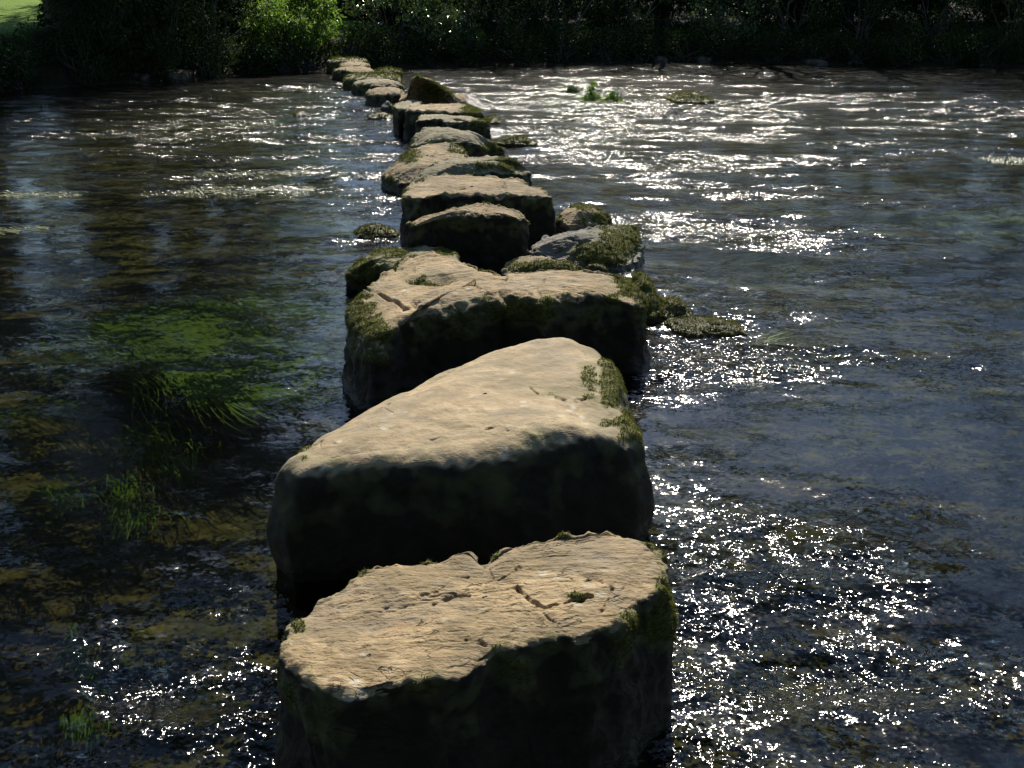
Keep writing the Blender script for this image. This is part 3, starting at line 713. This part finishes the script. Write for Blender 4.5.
TG = 'trees beyond the far bank'
for k, (px, back, h, rad, mat, low, lab) in enumerate([
    (-190, 5.0, 24, 5.4, 'leaf_dark', .12, 'dark tree left of the sunlit meadow'),
    (-22, 3.3, 24, 4.8, 'leaf_dark', .16, 'dark tree on the waterline in front of the sunlit meadow'),
    (80, 5.2, 23, 4.6, 'leaf_dark', .15, 'dark tree on the right edge of the sunlit meadow'),
    (-64, 6.0, 24, 5.0, 'leaf_dark', .16, 'dark tree on the left edge of the sunlit meadow'),
    (165, 12., 22, 4.0, 'leaf_dark', .10, 'dark tree close behind the tallest one on the left bank'),
    (235, 12., 21, 3.4, 'leaf_dark', .10, 'dark tree set back left of the bright bush'),
    (118, 4.0, 24, 4.0, 'leaf_dark', .10, 'large dark tree second to the right of the sunlit meadow'),
    (175, 5.5, 23, 4.2, 'leaf_dark', .10, 'tallest dark tree over the left bank'),
    (208, 7.5, 19, 2.8, 'leaf_dark', .12, 'dark tree nearer the water left of the bright bush'),
    (285, 13., 6, 2.4, 'leaf_bright', .12, 'light green tree set back behind the bright bush'),
    (350, 19., 8, 3.2, 'leaf_dark', .10, 'far tree at the end of the path up the bank'),
    (435, 9.0, 8.0, 2.8, 'leaf_dark', .12, 'tree behind the glossy glinting bush'),
    (495, 8.5, 10.5, 3.4, 'leaf_dark', .10, 'dark tree behind the dull green bush'),
    (570, 8.0, 11, 3.6, 'leaf_dark', .10, 'dark tree in the middle of the far bank'),
    (660, 6.5, 11, 3.0, 'leaf_shiny', .08, 'light flecked tree whose boughs droop near the far bank'),
    (745, 6.5, 14, 4.0, 'leaf_dark', .10, 'dark tree behind the drooping bush'),
    (840, 6.5, 14, 4.2, 'leaf_bright', .11, 'tree with yellow green low branches on the right'),
    (930, 7.0, 15, 4.4, 'leaf_dark', .10, 'tall dark tree over the right bank'),
    (1040, 7.0, 15, 4.4, 'leaf_dark', .10, 'dark tree at the right frame edge'),
    (1200, 6.0, 22, 5.0, 'leaf_dark', .10, 'dark tree beyond the right frame edge')]):
    x, y = bpos(px, back)
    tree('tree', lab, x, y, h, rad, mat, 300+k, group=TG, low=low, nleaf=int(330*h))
# a second row deeper in the wood
for k, px in enumerate([ 260, 460, 535, 610, 700, 790, 880, 985, 1090]):
    x, y = bpos(px, 19+3*(k % 3))
    tree('tree', 'dark tree deep in the wood behind the bank trees', x, y, 15+(k*37 % 6), 4.8, 'leaf_dark', 340+k, nleaf=4600, leaf=.28, low=.04, group='trees deep in the wood')
for k, px in enumerate([-110, -40, 20, 90]):
    x, y = bpos(px, 33+3*(k % 2))
    tree('tree', 'dark tree beyond the sunlit meadow on the left', x, y, 17+2*(k % 2), 5.0, 'leaf_dark', 360+k, nleaf=4600, leaf=.28, low=.03, group='trees beyond the meadow')
# unseen trees added behind the photographer to block skylight off the stone faces
for k, (x, y, h) in enumerate([(-8, -6, 15), (-2.6, -6.5, 16), (3.4, -6.2, 15), (9, -6, 16), (-15, -5, 14), (16, -5, 14)]):
    tree('tree', 'unseen leafy tree added behind the viewpoint to block skylight', x, y, h, 5.0, 'leaf_dark', 370+k, nleaf=7500, leaf=.36, low=.05, group='unseen trees added to block skylight')

# leaning bare stem on the right bank
x, y = bpos(772, .8); rg = np.random.default_rng(5)
z0 = ground_at(x, y)
V, Fc = tubes([(wavy((0, 0, -.1), (.75, .3, 2.6), 9, .03, rg), np.linspace(.05, .02, 9)), (wavy((.3, .1, 1.0), (-.2, .2, 2.2), 6, .03, rg), np.linspace(.025, .008, 6)), (wavy((.5, .2, 1.7), (1.2, .1, 2.5), 6, .03, rg), np.linspace(.02, .006, 6))])
tag(link('bare_stem', make_mesh('bare_stem', V, Fc, M['bark']), None, (x, y, z0)), 'bare leaning stem standing on the right far bank', 'stem')

# undergrowth along the bank: grasses and low leaves nobody could count
rg = np.random.default_rng(11)
n = 16000
ux = rg.uniform(-26, 26, n); ub = rg.gamma(2.0, .9, n)+.15
uy = bank_y(ux)+ub
keep = np.ones(n, bool); ux, uy = ux[keep], uy[keep]; n = len(ux)
uz = ground_z(ux, uy)
d = rg.normal(0, .5, (n, 3)); d[:, 2] = rg.uniform(.5, 1.2, n); d /= np.linalg.norm(d, axis=1, keepdims=True)
L = rg.uniform(.12, .42, (n, 1)); s = np.cross(d, rg.normal(0, 1, (n, 3))); s /= np.linalg.norm(s, axis=1, keepdims=True)
p0 = np.column_stack([ux, uy, uz]); Wd = rg.uniform(.012, .035, (n, 1))
V = np.stack([p0-s*Wd*.5, p0+d*L*.55+s*Wd-np.array([0, 0, .02]), p0+d*L-np.array([0, 0, .06]), p0+d*L*.55-s*Wd], 1).reshape(-1, 3)
u_ = link('bank_undergrowth', make_mesh('bank_undergrowth', V, np.arange(n*4).reshape(-1, 4), M['grass'], {'rnd': np.repeat(rg.random(n), 4)}, smooth=False))
u_['kind'] = 'stuff'; u_['label'] = 'grass and low leaves along the far bank'

# river plants in midriver
for (px, py, hh, ww, n, lab) in [(592, 100, .42, .26, 260, 'upright leafy plant growing in the glittering river on the right'), (613, 101, .24, .26, 200, 'low leafy clump in the river beside the upright plant'),
                                 (572, 92, .14, .22, 120, 'dark tuft in the river just left of the upright plant')]:
    c = at(px, py); rg = np.random.default_rng(int(px))
    b = rg.normal(0, ww*.4, (n, 2)); ww = ww*.8; zz = rg.uniform(.02, 1, n)*hh*np.exp(-(b**2).sum(1)/(ww*.7)**2)
    p = np.column_stack([b[:, 0], b[:, 1], zz])
    V, Fc = leaves(p, np.column_stack([b*2, np.full(n, .8)]), .08, rg, 0, .5)
    root = empty('river_plant', (c[0], c[1], 0), lab, 'plant', 'plants growing in the river')
    link('foliage', make_mesh('foliage', V, Fc, M['river_plant' if px != 572 else 'leaf_dark'], {'rnd': np.repeat(rg.random(n), 4)}, smooth=False), root)
    Vt, Ft = tubes([(wavy((rg.normal(0, .05), rg.normal(0, .05), -.35), (rg.normal(0, .1), rg.normal(0, .1), hh*.8), 5, .01, rg), np.linspace(.012, .004, 5)) for _ in range(7)], 5)
    link('stem', make_mesh('stem', Vt, Ft, M['grass'], {'rnd': np.full(len(Vt), .4)}), root)

# ------------------------------------------------------------------ weed trailing in the current
def weed_patch(label, px0, py0, px1, py1, width, n, length, mat='weed', z0=-.05, z1=-.015, wd=.0024, seed=1, name='water_weed', curve=.12):
    """ribbons rooted along a line upstream and drawn out by the current towards (px1, py1)"""
    rg = np.random.default_rng(seed)
    a, b = at(px0, py0), at(px1, py1)
    dirv = (b-a)[:2]; span = np.linalg.norm(dirv); dirv /= span
    perp = np.array([-dirv[1], dirv[0]])
    m = 12
    st = a[:2]+dirv*(rg.uniform(0, max(span-length*.6, .05), (n, 1)))+perp*rg.normal(0, width*.5, (n, 1))
    ph = rg.uniform(0, 6.28, n); amp = rg.uniform(.3, 1, n)*curve*.25
    t = np.linspace(0, 1, m)
    L = length*rg.uniform(.5, 1.15, n)
    s = t[None]*L[:, None]
    swing = amp[:, None]*np.sin(ph[:, None]+s*5.0)*t[None]**.7+.10*np.sin(s*3.3+st[:, :1]*2)*t[None]+rg.normal(0, .10, (n, 1))*s
    xy = st[:, None]+dirv*s[..., None]+perp*swing[..., None]
    zz = z0+(z1-z0)*np.minimum(t*2.2, 1)[None]+rg.normal(0, .012, (n, 1))+.008*np.sin(ph[:, None]+t*9)
    zz = np.minimum(zz, max(z1, -.012))
    w_ = wd*rg.uniform(.6, 1.5, (n, 1))*np.sin(np.pi*np.clip(t*.9+.08, 0, 1))[None]**.6
    Lft = np.concatenate([xy+perp*w_[..., None], zz[..., None]], 2); Rgt = np.concatenate([xy-perp*w_[..., None], zz[..., None]-.001], 2)
    V = np.stack([Lft, Rgt], 2).reshape(-1, 3)
    base = (np.arange(n)*m*2)[:, None]+np.arange(m-1)[None]*2
    Fc = np.stack([base, base+1, base+3, base+2], 2).reshape(-1, 4)
    rn = np.repeat(np.clip(rg.normal(.5, .25, n), 0, 1), m*2)
    c = V.mean(0); c[2] = -.3
    o = link(name, make_mesh(name, V-c, Fc, M[mat], {'rnd': rn}), None, c)
    return tag(o, label, 'water weed', 'weed trailing in the current')

weed_patch('large bright green bed of trailing weed left of the big split slab', 120, 300, 300, 385, .46, 3600, .8, seed=1, z0=-.06, z1=-.014, wd=.0032)
weed_patch('thin weed streaming towards the split slab above the large green bed', 210, 275, 360, 310, .7, 420, .9, seed=2, z0=-.12, z1=-.04)
weed_patch('small green weed tuft near the left frame edge', 25, 335, 75, 375, .25, 130, .35, seed=3)
weed_patch('straggling weed below the large green bed', 105, 405, 180, 455, .25, 150, .3, 'weed', seed=4, z0=-.16, z1=-.09)
weed_patch('bright green wisp of weed pointing down at lower left', 112, 462, 150, 525, .10, 110, .35, seed=5, z0=-.08, z1=-.03)
weed_patch('thin green wisp left of the brighter one at lower left', 38, 462, 70, 500, .09, 60, .25, seed=6, z0=-.12, z1=-.06)
weed_patch('pale submerged weed drawn along the bottom left current', 60, 575, 105, 665, .05, 60, .30, 'weed', seed=7, z0=-.26, z1=-.16, wd=.003)
weed_patch('dark green weed clump at the bottom left', 60, 680, 110, 705, .05, 70, .11, 'weed', seed=8, z0=-.16, z1=-.10)
weed_patch('faint weed along the left frame edge', -10, 400, 30, 425, .25, 80, .35, seed=9)
weed_patch('green weed bed in the current near the right frame edge', 930, 205, 1030, 225, .9, 330, 1.0, seed=10, z0=-.1, z1=-.02, wd=.008)
weed_patch('stray green blades in the riffle right of the moss raft', 755, 345, 785, 330, .10, 14, .25, seed=12, z0=-.03, z1=.01)
for k, (x0, y0, x1, y1, wdt, nn, lab) in enumerate([
    (175, 190, 312, 191, .22, 120, 'long pale mat of floating weed across the left pool'),
    (190, 174, 310, 173, .16, 60, 'pale mat of floating weed just behind the long one'),
    (-30, 196, 82, 195, .14, 70, 'pale floating weed streak at the left frame edge'),
    (-30, 231, 50, 228, .12, 45, 'dull floating weed streak below the pale one at the left frame edge'),
    (985, 161, 1030, 160, .2, 70, 'pale floating weed patch at the right frame edge')]):
    weed_patch(lab, x0, y0, x1, y1, wdt*1.35, nn*2, .13, 'weed_pale', -.012, .006, .006, 40+k, 'floating_weed')

# ------------------------------------------------------------------ light, camera
sc = bpy.context.scene
wd_ = bpy.data.worlds.new('World'); sc.world = wd_; wd_.use_nodes = True
nt = wd_.node_tree; bg = nt.nodes['Background']
sky = nt.nodes.new('ShaderNodeTexSky'); sky.sky_type = 'NISHITA'; sky.sun_disc = False
sky.sun_elevation = RAD(SUN_EL); sky.sun_rotation = RAD(SUN_AZ); sky.air_density = 1.0; sky.dust_density = .3; sky.ozone_density = 2.5
nt.links.new(sky.outputs[0], bg.inputs[0]); bg.inputs[1].default_value = .105
sl = bpy.data.lights.new('sun', 'SUN'); sl.energy = 5.0; sl.angle = RAD(.53); sl.color = (1, .92, .78)
so = bpy.data.objects.new('sun', sl); C.objects.link(so)
e, a = RAD(SUN_EL), RAD(SUN_AZ)
so.rotation_euler = Vector((-math.sin(a)*math.cos(e), -math.cos(a)*math.cos(e), -math.sin(e))).to_track_quat('-Z', 'Y').to_euler()
so.location = (0, 0, 30)
cd = bpy.data.cameras.new('camera'); cd.sensor_width = 36; cd.lens = 36*F/1024; cd.clip_start = .05; cd.clip_end = 2000
co = bpy.data.objects.new('camera', cd); C.objects.link(co); co.location = (0, 0, CAM_H); co.rotation_euler = (math.pi/2-PITCH, 0, 0)
sc.camera = co
sc.view_settings.view_transform = 'Standard'; sc.view_settings.look = 'None'; sc.view_settings.exposure = .55; sc.view_settings.gamma = 1
cy = sc.cycles
cy.max_bounces = 8; cy.diffuse_bounces = 3; cy.glossy_bounces = 3; cy.transparent_max_bounces = 12; cy.transmission_bounces = 4
cy.sample_clamp_direct = 0; cy.sample_clamp_indirect = 4; cy.caustics_reflective = False; cy.caustics_refractive = False
cy.use_denoising = True; cy.denoiser = 'OPENIMAGEDENOISE'; cy.denoising_input_passes = 'RGB'; cy.denoising_prefilter = 'ACCURATE'; cy.use_adaptive_sampling = False
cy.pixel_filter_type = 'BLACKMAN_HARRIS'; cy.filter_width = 1.5
